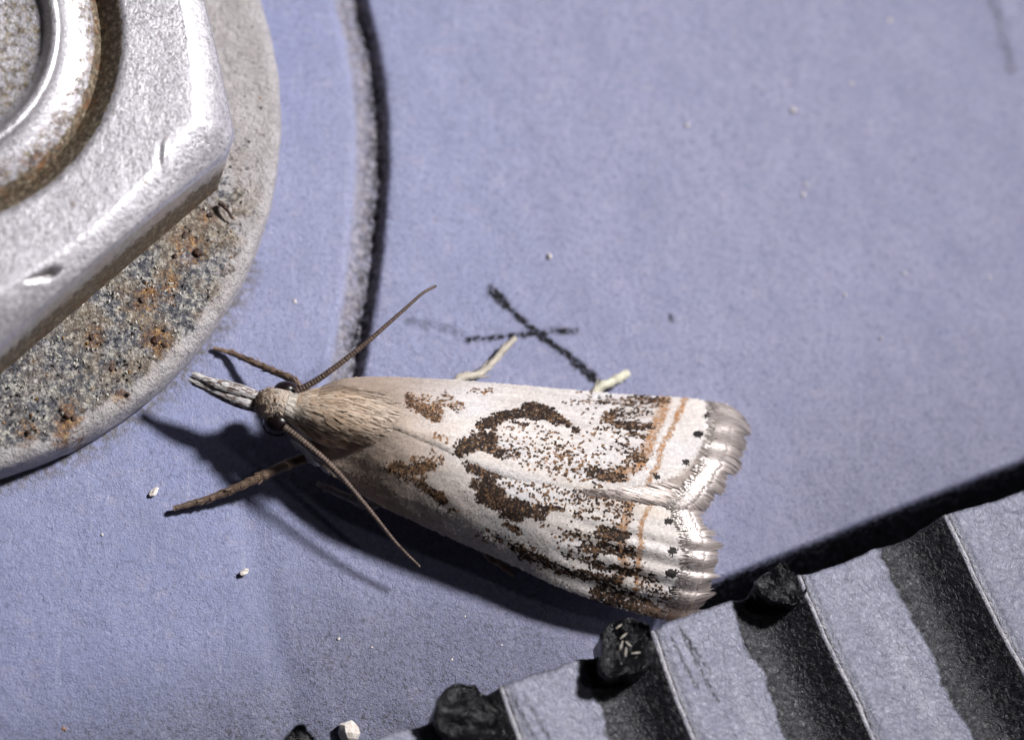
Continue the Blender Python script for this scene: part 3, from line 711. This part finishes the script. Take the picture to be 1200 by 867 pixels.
def wing_colour(px, py, left, marks=True):
    n = len(px); prob = np.zeros(n); drk = np.zeros(n)
    for pts, w, dens, dk in (MARKS_L if left else MARKS_R):
        d, _, _ = seg_dist(px, py, pts)
        p = dens*(1-sstep(0.45, 1.10, d/w + 0.6*(noise2(px*0.12, py*0.12, 6)-0.5)))
        drk = np.where(p > prob, dk, drk); prob = np.maximum(prob, p)
    hit = (rng.random(n) < np.where(prob > 0.6, np.minimum(prob, 0.92), prob*0.64)) & marks
    # ground colour: tan at the root, cream then white outwards
    root = 1-sstep(425, 570, px + (40*(fbm(px*0.03, py*0.06, 2)-0.5)) + (0 if left else -10))
    cream = 0.62*fbm(px*0.02, py*0.05, 15) + 0.25*sstep(12, 0, np.abs(py-(497+(px-455)*0.33)))
    g = WHITE*(1-cream)[:, None] + CREAM*cream[:, None]
    g = g*(1-0.85*root)[:, None] + (0.15*CREAM+0.85*TAN)*(0.85*root)[:, None]
    # long silky streaks, and pinkish tan between crowded dark scales
    lw = py - (490 + (px-450)*(0.12 if left else 0.34)); st = fbm(lw*0.32, px*0.012, 33+left)
    g = g*(0.86+0.26*st)[:, None]
    pt = (0.55*prob*sstep(0.2, 0.7, prob))[:, None]; g = g*(1-pt)+np.array([0.30, 0.215, 0.18])*pt
    # taupe band inside the fringe
    ed = [(852, 466), (832, 486), (822, 510), (806, 540), (780, 562), (740, 572), (700, 566)] if left else [(792, 590), (788, 620), (792, 650), (792, 680), (790, 720)]
    d, _, s = seg_dist(px, py, ed)
    out = sstep(-5, 7, d*np.where(s < 0, 1, -1)*(-1 if left else -1)) if False else None
    if left: o_ = sstep(0, 10, (px-np.interp(py, [466, 486, 510, 540, 556, 566, 574, 600], [846, 830, 818, 800, 785, 752, 715, 690])))
    else:    o_ = sstep(0, 12, (px-np.interp(py, [590, 620, 650, 680, 720], [800, 790, 790, 786, 780])))
    g = g*(1-0.92*o_)[:, None] + TAUPE*(0.92*o_)[:, None]
    om = np.zeros(n)
    for pts, w in (ORANGE_L if left else ORANGE_R):
        d, _, _ = seg_dist(px, py, pts); om = np.maximum(om, 1-sstep(0.35, 0.95, d/w))
    oh = rng.random(n) < om*0.75
    om_ = (om*0.55)[:, None]; g = g*(1-om_)+np.array([0.40, 0.22, 0.105])*om_
    mo = rng.uniform(0.3, 1.0, (n, 1)); g = np.where(oh[:, None], (ORANGE*mo+g*(1-mo))*rng.uniform(0.75, 1.2, (n, 1)), g)
    k = np.clip(drk + rng.normal(0.05, 0.34, n), 0, 1)[:, None]
    dc = BROWN*1.7*(1-k) + DARK*k
    g = np.where(hit[:, None], dc*rng.uniform(0.75, 1.3, (n, 1)), g)
    for sx, sy, rx, ry in SPOTS:
        hs = ((px-sx)/rx)**2+((py-sy)/ry)**2 + 0.5*rng.random(n) < 1.1
        g = np.where(hs[:, None], BLACK, g)
    if not left:                               # the turned-under hind edge is plain brown
        u = sstep(0, 18, (py-np.interp(px, [560, 640, 700, 740, 780, 830], [652, 690, 704, 700, 694, 690])))
        g = g*(1-0.8*u)[:, None] + np.array([0.13, 0.085, 0.06])*(0.8*u)[:, None]
    return g*rng.uniform(0.84, 1.10, (n, 1)), hit

MID = [(352, 480, 1.02), (400, 486, 1.36), (452, 499, 1.74), (500, 518, 1.80), (560, 545, 1.74), (600, 560, 1.69), (650, 570, 1.60), (700, 580, 1.50), (745, 588, 1.40), (790, 599, 1.27)]
CL = [(362, 462, 0.80), (400, 446, 0.90), (450, 443, 0.95), (520, 446, 0.86), (600, 452, 0.80), (660, 457, 0.76), (740, 464, 0.72), (800, 467, 0.68), (848, 472, 0.62)]
CR = [(352, 512, 0.85), (380, 546, 0.92), (430, 582, 0.92), (480, 607, 0.86), (540, 634, 0.78), (600, 660, 0.70), (650, 684, 0.60), (700, 703, 0.50), (740, 715, 0.43), (790, 726, 0.36)]

class Wing:
    def __init__(s, left):
        s.left = left; ns = 150; s.ns = ns; s.nt = 64
        mid = np.array([at(*p) for p in MID]); cos_ = np.array([at(*p) for p in (CL if left else CR)])
        s.M = resample(mid, ns); s.C = resample(cos_, ns)
        if not left:                           # tucks under the other wing
            tow = unit(resample(np.array([at(*p) for p in CL]), ns)-s.M); tow[:, 2] = 0
            s.M = s.M + tow*0.22; s.M[:, 2] -= 0.045
    def surf(s, u, t):
        """u 0..1 root to margin, t 0..1 midline to outer edge"""
        i = u*(s.ns-1); k = np.clip(i.astype(int), 0, s.ns-2); f = (i-k)[..., None]
        m = s.M[k]*(1-f)+s.M[k+1]*f; c = s.C[k]*(1-f)+s.C[k+1]*f
        w = t[..., None]
        p = m*(1-w)+c*w
        drop = m[..., 2]-c[..., 2]
        p[..., 2] = m[..., 2]-drop*np.power(np.clip(t, 0, 1), 2.0 if s.left else 2.4)
        # rolled last part, pleats near the margin, gentle waviness
        p[..., 2] += 0.030*np.sin(t*38+2*u)*sstep(0.55, 0.95, u)*(0.35 if s.left else 1.0)*sstep(0.15, 0.5, t)
        p[..., 2] += 0.05*(fbm(u*9, t*4, 70+s.left)-0.5)
        if s.left: p[..., 2] -= 0.05*np.exp(-t/0.03)
        # the margin runs outwards in the middle of the wing
        ax = unit(m-s.M[max(0, 0)])
        ext = (0.34 if s.left else 0.42)*np.sin(np.pi*np.clip(t, 0, 1))**0.8*sstep(0.6, 1.0, u)
        p = p + s.axis*ext[..., None]
        p[..., 2] -= 0.30*sstep(0.80, 1.0, u)*np.power(u, 4)*0.35
        return p
    axis = unit(at(790, 599, 0)-at(352, 480, 0))
    def frame(s, u, t):
        e = 1e-3
        p = s.surf(u, t); du = s.surf(np.clip(u+e, 0, 1), t)-s.surf(np.clip(u-e, 0, 1), t)
        dt = s.surf(u, np.clip(t+e, 0, 1))-s.surf(u, np.clip(t-e, 0, 1))
        n = unit(np.cross(du, dt)); n = np.where(n[..., 2:3] < 0, -n, n)
        return p, unit(du), n

def build_moth():
    base = at(500, 525, 0.0)
    moth = empty('moth', (base[0], base[1], 0), 'small white grass moth with speckled brown wings resting on the blue plate', 'moth')
    # ---- body: head, thorax and abdomen as one surface
    sp = [(301, 469, 1.16, .10), (305, 470, 1.17, .20), (318, 473, 1.19, .31), (332, 476, 1.20, .33), (342, 478, 1.20, .33), (356, 481, 1.22, .42), (385, 487, 1.24, .59), (420, 494, 1.25, .62),
          (450, 501, 1.18, .58), (490, 514, 1.05, .58), (550, 540, 0.92, .58), (620, 562, 0.82, .52), (690, 582, 0.74, .40), (745, 596, 0.70, .26), (768, 602, 0.68, .06)]
    q = resample(np.array([(*at(a, b, z), r) for a, b, z, r in sp]), 90)
    V, F = tube(q[:, :3], np.maximum(q[:, 3], 0.02), 32, 0.93)
    px, py = to_px(V)
    k = sstep(330, 350, px)[:, None]*np.ones(3)
    C = np.array([0.42, 0.36, 0.31])*(1-k) + TAN*1.15*k
    body = mesh('body', V, F, M_body, moth, col=C)
    BASE[body.name] = BASE[moth.name]
    # eyes
    for ex, ey, ez, r in ((335, 459, 1.12, 0.25), (325, 497, 1.06, 0.29)):
        bm = bmesh.new(); bmesh.ops.create_uvsphere(bm, u_segments=28, v_segments=18, radius=r)
        v = np.array([x.co[:] for x in bm.verts])*np.array([1.0, 0.82, 1.0]) + at(ex, ey, ez); f = [tuple(x.index for x in y.verts) for y in bm.faces]; bm.free()
        mesh('eye', v, f, M_eye, body)
    # ---- hair scales on thorax and head
    ax = Wing.axis; side = np.array([-ax[1], ax[0], 0])
    n = 6500; ii = rng.uniform(0.085, 0.44, n)*89; k = ii.astype(int); pc = q[k]
    an = rng.uniform(-1.45, 1.45, n)
    N = np.cos(an)[:, None]*np.array([0, 0, 1.0]) + np.sin(an)[:, None]*side
    P = pc[:, :3] + N*(pc[:, 3]*(0.95+0.05*np.abs(np.sin(an))))[:, None]
    px, py = to_px(P); v_ = an/1.45
    d_axis = ax + side*(rng.normal(0, 0.13, n) + 0.30*(fbm(px*0.03, py*0.05, 19)-0.5) - 0.10*v_)[:, None] + np.array([0, 0, 1.0])*rng.normal(0.02, 0.06, n)[:, None]
    slope = np.gradient(q[:, 3])/np.maximum(np.linalg.norm(np.gradient(q[:, :3], axis=0), axis=1), 1e-6)
    d_axis = d_axis + N*np.clip(slope[k], -0.55, 1.2)[:, None]
    pick = rng.random(n)
    C = np.where((pick < 0.5)[:, None], np.array([0.46, 0.34, 0.25]), np.where((pick < 0.92)[:, None], np.array([0.60, 0.475, 0.37]), np.array([0.22, 0.14, 0.092])))
    stripe = (np.exp(-((an+0.72)/0.20)**2) + 0.7*np.exp(-((an-0.80)/0.18)**2))*sstep(345, 375, px)
    C = C*(1-0.58*np.clip(stripe*rng.uniform(0.4, 1.2, n), 0, 1))[:, None]
    coll = (1-sstep(338, 362, px))[:, None]; C = C*(1-coll) + np.array([0.58, 0.52, 0.46])*rng.uniform(0.75, 1.1, (n, 1))*coll
    tip = sstep(405, 445, px)[:, None]; C = C*(1-tip*0.6) + np.array([0.46, 0.385, 0.33])*tip*0.6
    Vs, Fs, Cs = strips(P, d_axis, N, rng.uniform(0.18, 0.46, n), rng.uniform(0.014, 0.045, n), C*rng.uniform(0.8, 1.15, (n, 1)),
                        (0.5, 1.0, 0.9, 0.35), (0, 0.35, 0.75, 1.0), (0, 0.014, 0.018, 0.014), 0.12)
    tag(mesh('thorax_hair', Vs, Fs, M_fur, body, col=Cs), kind='stuff')
    # head tuft: radiates from the crown, whiter at the back
    n = 1300; th = rng.uniform(0, 2*np.pi, n); ph = np.arccos(rng.uniform(0.0, 1.0, n))
    N = np.stack([np.sin(ph)*np.cos(th), np.sin(ph)*np.sin(th), np.cos(ph)], -1)
    hc = at(322, 474, 1.20); P = hc + N*0.30*np.array([1.15, 0.95, 0.95])
    px, py = to_px(P); keep = ~((py < 462) & (px > 322)) & ~(py > 492); P, N, px, py = P[keep], N[keep], px[keep], py[keep]; n = len(P)
    Dv = unit(ax*np.where(P[:, :1] > hc[0]-0.02, 0.9, -0.75) + rng.normal(0, 0.42, (n, 3))); Dv = unit(Dv-N*(Dv*N).sum(1, keepdims=True))
    wh = sstep(318, 338, px+rng.normal(0, 6, n))[:, None]
    C = (np.array([0.44, 0.335, 0.255])*(1-wh) + np.array([0.60, 0.54, 0.48])*wh)*rng.uniform(0.55, 1.15, (n, 1))
    Vs, Fs, Cs = strips(P, Dv, N, rng.uniform(0.12, 0.25, n), rng.uniform(0.018, 0.042, n), C, (0.5, 1.0, 0.9, 0.4), (0, 0.4, 0.8, 1.0), (0, 0.03, 0.045, 0.05), 0.20)
    tag(mesh('head_hair', Vs, Fs, M_fur, body, col=Cs), kind='stuff')
    # white chest scales below the lower eye
    n = 260; P = np.array([at(rng.uniform(338, 372), 0, 0)*0 for _ in range(n)])
    tt = rng.random(n); xs = 340+tt*40; ys = 508+tt*30+rng.normal(0, 5, n)
    P = np.array([at(x, y, z) for x, y, z in zip(xs, ys, 0.95-0.1*tt+rng.normal(0, .04, n))])
    Dv = ax[None]+np.array([[0, -0.35, -0.15]])+rng.normal(0, 0.2, (n, 3)); N = unit(np.tile([[-0.2, -0.7, 0.7]], (n, 1)))
    Vs, Fs, Cs = strips(P, Dv, N, rng.uniform(0.2, 0.4, n), rng.uniform(0.05, 0.09, n), WHITE*rng.uniform(0.7, 1.1, (n, 1)), (0.5, 1, 0.8), (0, .5, 1), (0, .02, .02), 0.1)
    tag(mesh('chest_scales', Vs, Fs, M_fur, body, col=Cs), kind='stuff')

    # ---- wings
    for left in (True, False):
        w = Wing(left)
        u, t = np.meshgrid(np.linspace(0, 1, 170), np.linspace(0, 1, 80), indexing='ij')
        P = w.surf(u, t).reshape(-1, 3); px, py = to_px(P)
        C, _ = wing_colour(px, py, left, False)
        P[:, 2] -= 0.012
        F = grid_faces(170, 80); F = F if left else F[:, ::-1]
        wing = mesh('forewing', P, F, M_membrane, moth, col=C*0.85, solid=0.018)
        wing['label'] = 'forewing overlapping the other along the back' if left else 'forewing tucked under the other along the back'
        BASE[wing.name] = BASE[moth.name]
        # shingled scales
        rows, colsn = 190, 98
        uu, tt = np.meshgrid((np.arange(rows)+0.5)/rows, (np.arange(colsn)+0.5)/colsn, indexing='ij')
        tt = tt + (np.arange(rows) % 2)[:, None]*0.5/colsn
        uu = np.clip(uu.ravel()+rng.normal(0, 0.0018, uu.size), 0, 0.995); tt = np.clip(tt.ravel()+rng.normal(0, 0.0022, tt.size), 0.002, 0.998)
        p, du, nn = w.frame(uu, tt); px, py = to_px(p)
        C, hit = wing_colour(px, py, left)
        jit = rng.normal(0, 0.10, (len(p), 1))*np.cross(nn, du)
        wid = np.where(hit, 0.046, 0.052)*rng.uniform(0.8, 1.2, len(p)); ln = np.where(hit, 0.082, 0.120)*rng.uniform(0.85, 1.2, len(p))
        nl = nn*(1+np.where(hit, 0.0, 0)[:, None])
        p = p + nn*(np.where(hit, 0.010, 0.0)+rng.uniform(0, 0.006, len(p)))[:, None]
        isd = C.mean(1) < 0.22
        tipc = np.where(isd[:, None], C*1.7+0.006, C*1.04); C = np.where(isd[:, None], C*0.7, C*0.95)
        Vs, Fs, Cs = strips(p, du+jit, nn, ln, wid, C, (0.7, 1.0, 0.8), (0, 0.55, 1.0), (0.0, 0.014, 0.026), tipcol=tipc)
        tag(mesh('wing_scales', Vs, Fs, M_scale, wing, col=Cs), kind='stuff')
        # a few stray long pale scales standing off the surface, as in the photograph's glints
        # ---- fringe along the outer margin
        for layer in (0, 1, 2):
            n = (2200, 1800, 700)[layer]
            t0 = np.sort(rng.random(n)); u0 = np.full(n, (0.998, 0.990, 0.992)[layer]) - rng.uniform(0, 1, n)**1.5*(0.012, 0.018, 0.042)[layer]
            p, du, nn = w.frame(u0, np.clip(t0, 0.003, 0.997))
            # clumps: neighbouring hairs share a length
            cl = np.floor(t0*24+0.6*noise2(t0*90, t0*0, 3)); ln = (0.54, 0.40, 0.22)[layer]*(0.66+0.56*noise2(cl*3.7, cl*0+1, 5+left)+rng.normal(0, 0.05, n))
            ln = ln*((0.72+0.42*t0) if left else (0.80+0.25*np.sin(np.pi*t0)))
            if left: dirn = du + np.stack([0.00*t0, 0.10-0.35*(1-t0)-0.30*sstep(0.75, 1.0, t0), 0*t0-0.05], -1)
            else:    dirn = du + np.stack([0.10+0*t0, 0.38*np.ones(n), 0*t0+0.02], -1)
            dirn = dirn + 0.10*np.stack([0*t0, noise2(cl*1.9, cl*0, 8)-0.5, 0*t0], -1)
            base_c = np.where((rng.random(n) < 0.6)[:, None], np.array([0.56, 0.50, 0.49]), np.array([0.34, 0.275, 0.255]))
            if layer == 1: base_c = base_c*1.05
            if layer == 2: base_c = base_c*0+np.array([0.44, 0.385, 0.365])*rng.uniform(0.8, 1.1, (n, 1))
            tipc = np.tile([[0.38, 0.325, 0.31]], (n, 1))*rng.uniform(0.45, 1.4, (n, 1))
            if not left:                          # browner towards the turned-under corner
                kk = sstep(0.70, 0.95, t0)[:, None]; base_c = base_c*(1-kk)+np.array([0.16, 0.10, 0.07])*kk; tipc = tipc*(1-kk*0.5)
            Vs, Fs, Cs = strips(p+nn*(0.012+(0, 0.02, 0.014)[layer]+rng.uniform(0, 0.02, (n, 1))), dirn, nn, ln, rng.uniform(0.009, 0.024, n), base_c,
                                (0.8, 0.9, 1.0, 1.0, 1.0, 0.75, 0.35), (0, 0.18, 0.36, 0.54, 0.72, 0.90, 1.0), (0, 0.018, 0.032, 0.042, 0.046, 0.046, 0.044), 0.36, tipc)
            tag(mesh('fringe', Vs, Fs, M_fringe, wing, col=Cs), kind='stuff')
    # taupe hairs lying along the overlap near the tail
    wl = Wing(True); n = 420
    u0 = rng.uniform(0.74, 0.97, n); t0 = np.abs(rng.normal(0, 0.085, n))*sstep(0.70, 0.95, u0)+0.004
    p, du, nn = wl.frame(u0, t0); C = np.where((rng.random(n) < 0.7)[:, None], np.array([0.36, 0.30, 0.275]), np.array([0.12, 0.09, 0.08]))
    Vs, Fs, Cs = strips(p+nn*0.03, du+np.array([[0.02, -0.10, 0]]), nn, rng.uniform(0.3, 0.6, n), rng.uniform(0.018, 0.04, n), C, (0.6, 1, 0.9, 0.3), (0, .4, .8, 1), (0, .02, .02, .01), 0.05)
    tag(mesh('back_fringe', Vs, Fs, M_fringe, moth, col=Cs), kind='stuff')

    # ---- labial palps, held straight out in front like a beak
    for path, r0 in ((((305, 466, 1.18), (282, 459, 1.19), (255, 451, 1.16), (230, 441, 1.10)), 0.115), (((305, 478, 1.10), (284, 470, 1.10), (256, 459, 1.08), (229, 448, 1.04)), 0.12)):
        pth = resample([at(*p) for p in path], 40); s_ = np.linspace(0, 1, 40)
        rad = r0*(0.75+0.65*np.sin(np.pi*np.clip(s_*1.25+0.08, 0, 1))**0.8)*(1-0.15*s_)
        V, F = tube(pth, rad*0.85, 14)
        px, py = to_px(V)
        palp = mesh('palp', V, F, M_body, moth, col=np.tile([[0.40, 0.34, 0.33]], (len(V), 1))); BASE[palp.name] = BASE[moth.name]
        n = 900; k = rng.integers(0, 37, n); T = unit(np.gradient(pth, axis=0))[k]
        A = unit(np.cross(T, [0, 0, 1.0])); B = np.cross(A, T); an = rng.uniform(0, 2*np.pi, n)
        N = np.cos(an)[:, None]*A+np.sin(an)[:, None]*B
        wh = rng.random(n); low = (N[:, 2] < 0.1) | (N[:, 1] < -0.72)
        C = np.where((wh < 0.80)[:, None], np.array([0.60, 0.575, 0.58]), np.array([0.22, 0.16, 0.14])); C = np.where((low & (rng.random(n) < 0.6))[:, None], np.array([0.12, 0.085, 0.08]), C)
        Vs, Fs, Cs = strips(pth[k]+N*(rad[k]*0.9)[:, None], T+rng.normal(0, 0.03, (n, 3)), N, rng.uniform(0.14, 0.26, n), rng.uniform(0.016, 0.034, n), C*rng.uniform(0.8, 1.1, (n, 1)),
                            (0.5, 1.0, 0.9, 0.5), (0, 0.4, 0.8, 1), (0, 0.010, 0.010, 0.004), 0.05)
        tag(mesh('palp_scales', Vs, Fs, M_fur, palp, col=Cs), kind='stuff')

    # ---- antennae: ringed, tapering
    for path, r0, r1 in ((((347, 459, 1.42), (378, 441, 1.62), (425, 405, 1.90), (470, 366, 2.10), (495, 344, 2.15), (511, 335, 2.12)), 0.070, 0.026),
                         (((333, 501, 1.32), (358, 520, 1.34), (392, 550, 1.24), (430, 594, 1.00), (465, 637, 0.68), (492, 664, 0.46)), 0.080, 0.028)):
        m = 420; pth = resample([at(*p) for p in path], m); s_ = np.linspace(0, 1, m)
        L = np.linalg.norm(np.diff(pth, axis=0), axis=1).sum()
        ph = (s_*L/0.062) % 1.0
        rad = (r0*(1-s_)+r1*s_)*(0.90+0.16*ph)*(1+0.25*np.exp(-s_/0.015))
        V, F = tube(pth, rad, 12)
        c = np.where((ph > 0.72)[:, None], np.array([0.17, 0.12, 0.095]), np.array([0.085, 0.055, 0.042]))
        c = c*(0.75+0.5*noise2(s_*60, s_*0, 3))[:, None]
        C = np.vstack([np.repeat(c, 12, 0), c[:1], c[-1:]])
        mesh('antenna', V, F, M_limb, moth, col=C)

    # ---- legs
    tanl = np.array([0.20, 0.135, 0.095]); dkl = np.array([0.12, 0.08, 0.06]); pal = np.array([0.56, 0.50, 0.42]); gry = np.array([0.36, 0.32, 0.31])
    legs = [(((360, 470, 0.85), (345, 447, 0.78), (325, 437, 0.62), (295, 424, 0.36), (272, 414, 0.14), (250, 408, 0.06)), (.10, .085, .075, .065, .055, .045), dkl, tanl),
            (((385, 520, 0.80), (362, 535, 0.74), (330, 547, 0.62), (290, 566, 0.40), (245, 584, 0.17), (203, 596, 0.07)), (.13, .12, .115, .095, .075, .06), tanl*1.15, dkl),
            (((470, 565, 0.60), (440, 592, 0.40), (412, 584, 0.28), (390, 575, 0.15), (371, 566, 0.08)), (.10, .085, .085, .075, .05), gry*0.75, gry*1.4),
            (((520, 500, 0.65), (535, 448, 0.45), (560, 439, 0.32), (575, 427, 0.22), (590, 410, 0.12), (604, 396, 0.06)), (.10, .09, .085, .07, .075, .06), pal*0.9, pal*0.8),
            (((660, 520, 0.60), (698, 459, 0.35), (712, 450, 0.26), (725, 443, 0.16), (736, 437, 0.09)), (.10, .09, .095, .10, .085), pal*1.1, np.array([0.62, 0.60, 0.47])),
            (((540, 600, 0.60), (570, 648, 0.34), (588, 662, 0.18), (603, 674, 0.07)), (.10, .085, .07, .06), tanl, tanl)]
    for path, rr, ca, cb in legs:
        m = 90; pts = np.array([(*at(*p), r) for p, r in zip(path, rr)]); pth = resample(pts, m); s_ = np.linspace(0, 1, m)
        ph = (s_*7) % 1.0
        rad = pth[:, 3]*(0.92+0.14*sstep(0.75, 1.0, ph)) + 0.008*(noise2(s_*40, s_*0, 2)-0.5)
        V, F = tube(pth[:, :3], rad, 12)
        c = ca*(1-s_)[:, None]+cb*s_[:, None]; c = c*(0.75+0.5*fbm(s_*30, s_*0, 6))[:, None]
        leg = mesh('leg', V, F, M_limb, moth, col=np.vstack([np.repeat(c, 12, 0), c[:1], c[-1:]])); BASE[leg.name] = BASE[moth.name]
        if ca[0] > 0.3 or ca is gry:
            for at_, sgn in ((0.55, 1), (0.60, -1)):
                j = int(at_*m); Tj = unit(pth[j+1, :3]-pth[j, :3]); Sj = unit(np.cross(Tj, [0, 0, 1.0]))*sgn
                sp_ = np.array([pth[j, :3]+Tj*0.30*q_+Sj*(0.05+0.07*q_) for q_ in np.linspace(0, 1, 8)])
                Vp, Fp = tube(sp_, np.linspace(0.026, 0.008, 8), 7)
                mesh('spur', Vp, Fp, M_limb, leg, col=np.tile([ca*0.8], (len(Vp), 1)))
        n = 60; k = rng.integers(2, m-8, n); T = unit(np.gradient(pth[:, :3], axis=0))[k]
        A = unit(np.cross(T, [0, 0, 1.0])); B = np.cross(A, T); an = rng.uniform(0, np.pi, n)
        N = np.cos(an)[:, None]*A+np.sin(an)[:, None]*B
        Vs, Fs, Cs = strips(pth[k, :3]+N*rad[k][:, None]*0.92, T+rng.normal(0, 0.1, (n, 3)), N, rng.uniform(0.08, 0.16, n), rng.uniform(0.025, 0.05, n), c[k]*rng.uniform(0.8, 1.3, (n, 1)), (0.6, 1, .7), (0, .5, 1), (0, .012, .018))
        tag(mesh('leg_scales', Vs, Fs, M_fur, leg, col=Cs), kind='stuff')
build_moth()

# ------------------------------------------------------------------ dust
def surface_z(px, py):
    y = at(px, py, 0)[1]; return -0.034*max(-y-1.6, 0)**1.8*0.8
GD = 'pale dust specks on the blue plate'
OWN = {(644, 300): 'round bright dust speck just beyond the crossed black scuff marks', (346, 353): 'tiny pale dust speck between the washer rim and the curved groove',
       (120, 626): 'tiny pale dust speck between the washer and the lower foreleg foot'}
for px, py, r in ((644, 300, .07), (930, 129, .07), (806, 147, .055), (942, 228, .05), (346, 353, .05), (1043, 24, .06), (998, 98, .05), (945, 216, .04),
                  (545, 722, .03), (588, 755, .04), (397, 748, .045), (530, 772, .035), (120, 626, .035), (436, 758, .03), (1060, 320, .04), (1160, 325, .04), (990, 345, .04), (1033, 396, .04)):
    z = surface_z(px, py); lump('dust_speck', at(px, py, z+r*0.25), (r*0.9, r*0.65, r*0.45), M_speck, label=OWN.get((px, py), 'tiny pale dust speck on the blue plate'), cat='dust speck', group=GD, sub=1)
z = surface_z(180, 577); lump('dust_flake', at(180, 577, z+0.04), (0.13, 0.06, 0.04), M_speck, rotz=0.9, label='long white dust flake lying in front of the foreleg foot', cat='flake')
z = surface_z(287, 670); lump('dust_flake', at(287, 670, z+0.04), (0.12, 0.055, 0.04), M_speck, rotz=0.5, label='pale pink dust flake lying in the shallow crease of the plate', cat='flake')
z = surface_z(75, 854); lump('dust_crumb', at(75, 854, z+0.04), (0.06, 0.06, 0.05), M_crumb, label='tiny rust coloured crumb on the open blue plate', cat='crumb')
z = surface_z(409, 858); lump('paint_crumb', at(409, 856, z+0.14), (0.22, 0.20, 0.20), M_speck, label='pale grey crumb beside the ribbed bar edge', cat='crumb')
for px, py in ((930, 648), (1106, 585)):
    pass
# shed wing scales lying on the broken nub
zt = 1.86
for x0, y0, x1, y1 in ((727, 748, 735, 741), (730, 750, 727, 761), (733, 751, 740, 757), (734, 758, 733, 769), (740, 765, 751, 764), (747, 769, 743, 774), (743, 776, 753, 780), (728, 776, 731, 785), (722, 736, 729, 731)):
    a, b = at(x0, y0, zt), at(x1, y1, zt); d = b-a; L = np.linalg.norm(d); d = d/L; s_ = np.array([-d[1], d[0], 0])*0.015
    b2 = b*0.35+a*0.65
    V = np.array([a-s_*0.5, a+s_*0.5, a*0.4+b*0.6+s_*1.3, a*0.4+b*0.6-s_*1.3, b+s_*0.4, b-s_*0.4]); V2 = V-np.array([0, 0, 0.012])
    F = [(0, 1, 2, 3), (3, 2, 4, 5), (9, 8, 7, 6), (11, 10, 8, 9), (0, 6, 7, 1), (4, 10, 11, 5), (1, 7, 8, 2), (2, 8, 10, 4), (3, 9, 6, 0), (5, 11, 9, 3)]
    o = mesh('shed_scale', np.vstack([V, V2]), F, M_shed, base=a, smooth=False)
    tag(o, 'shed pale moth scale lying on the black broken nub', 'moth scale', 'shed scales on the nub')
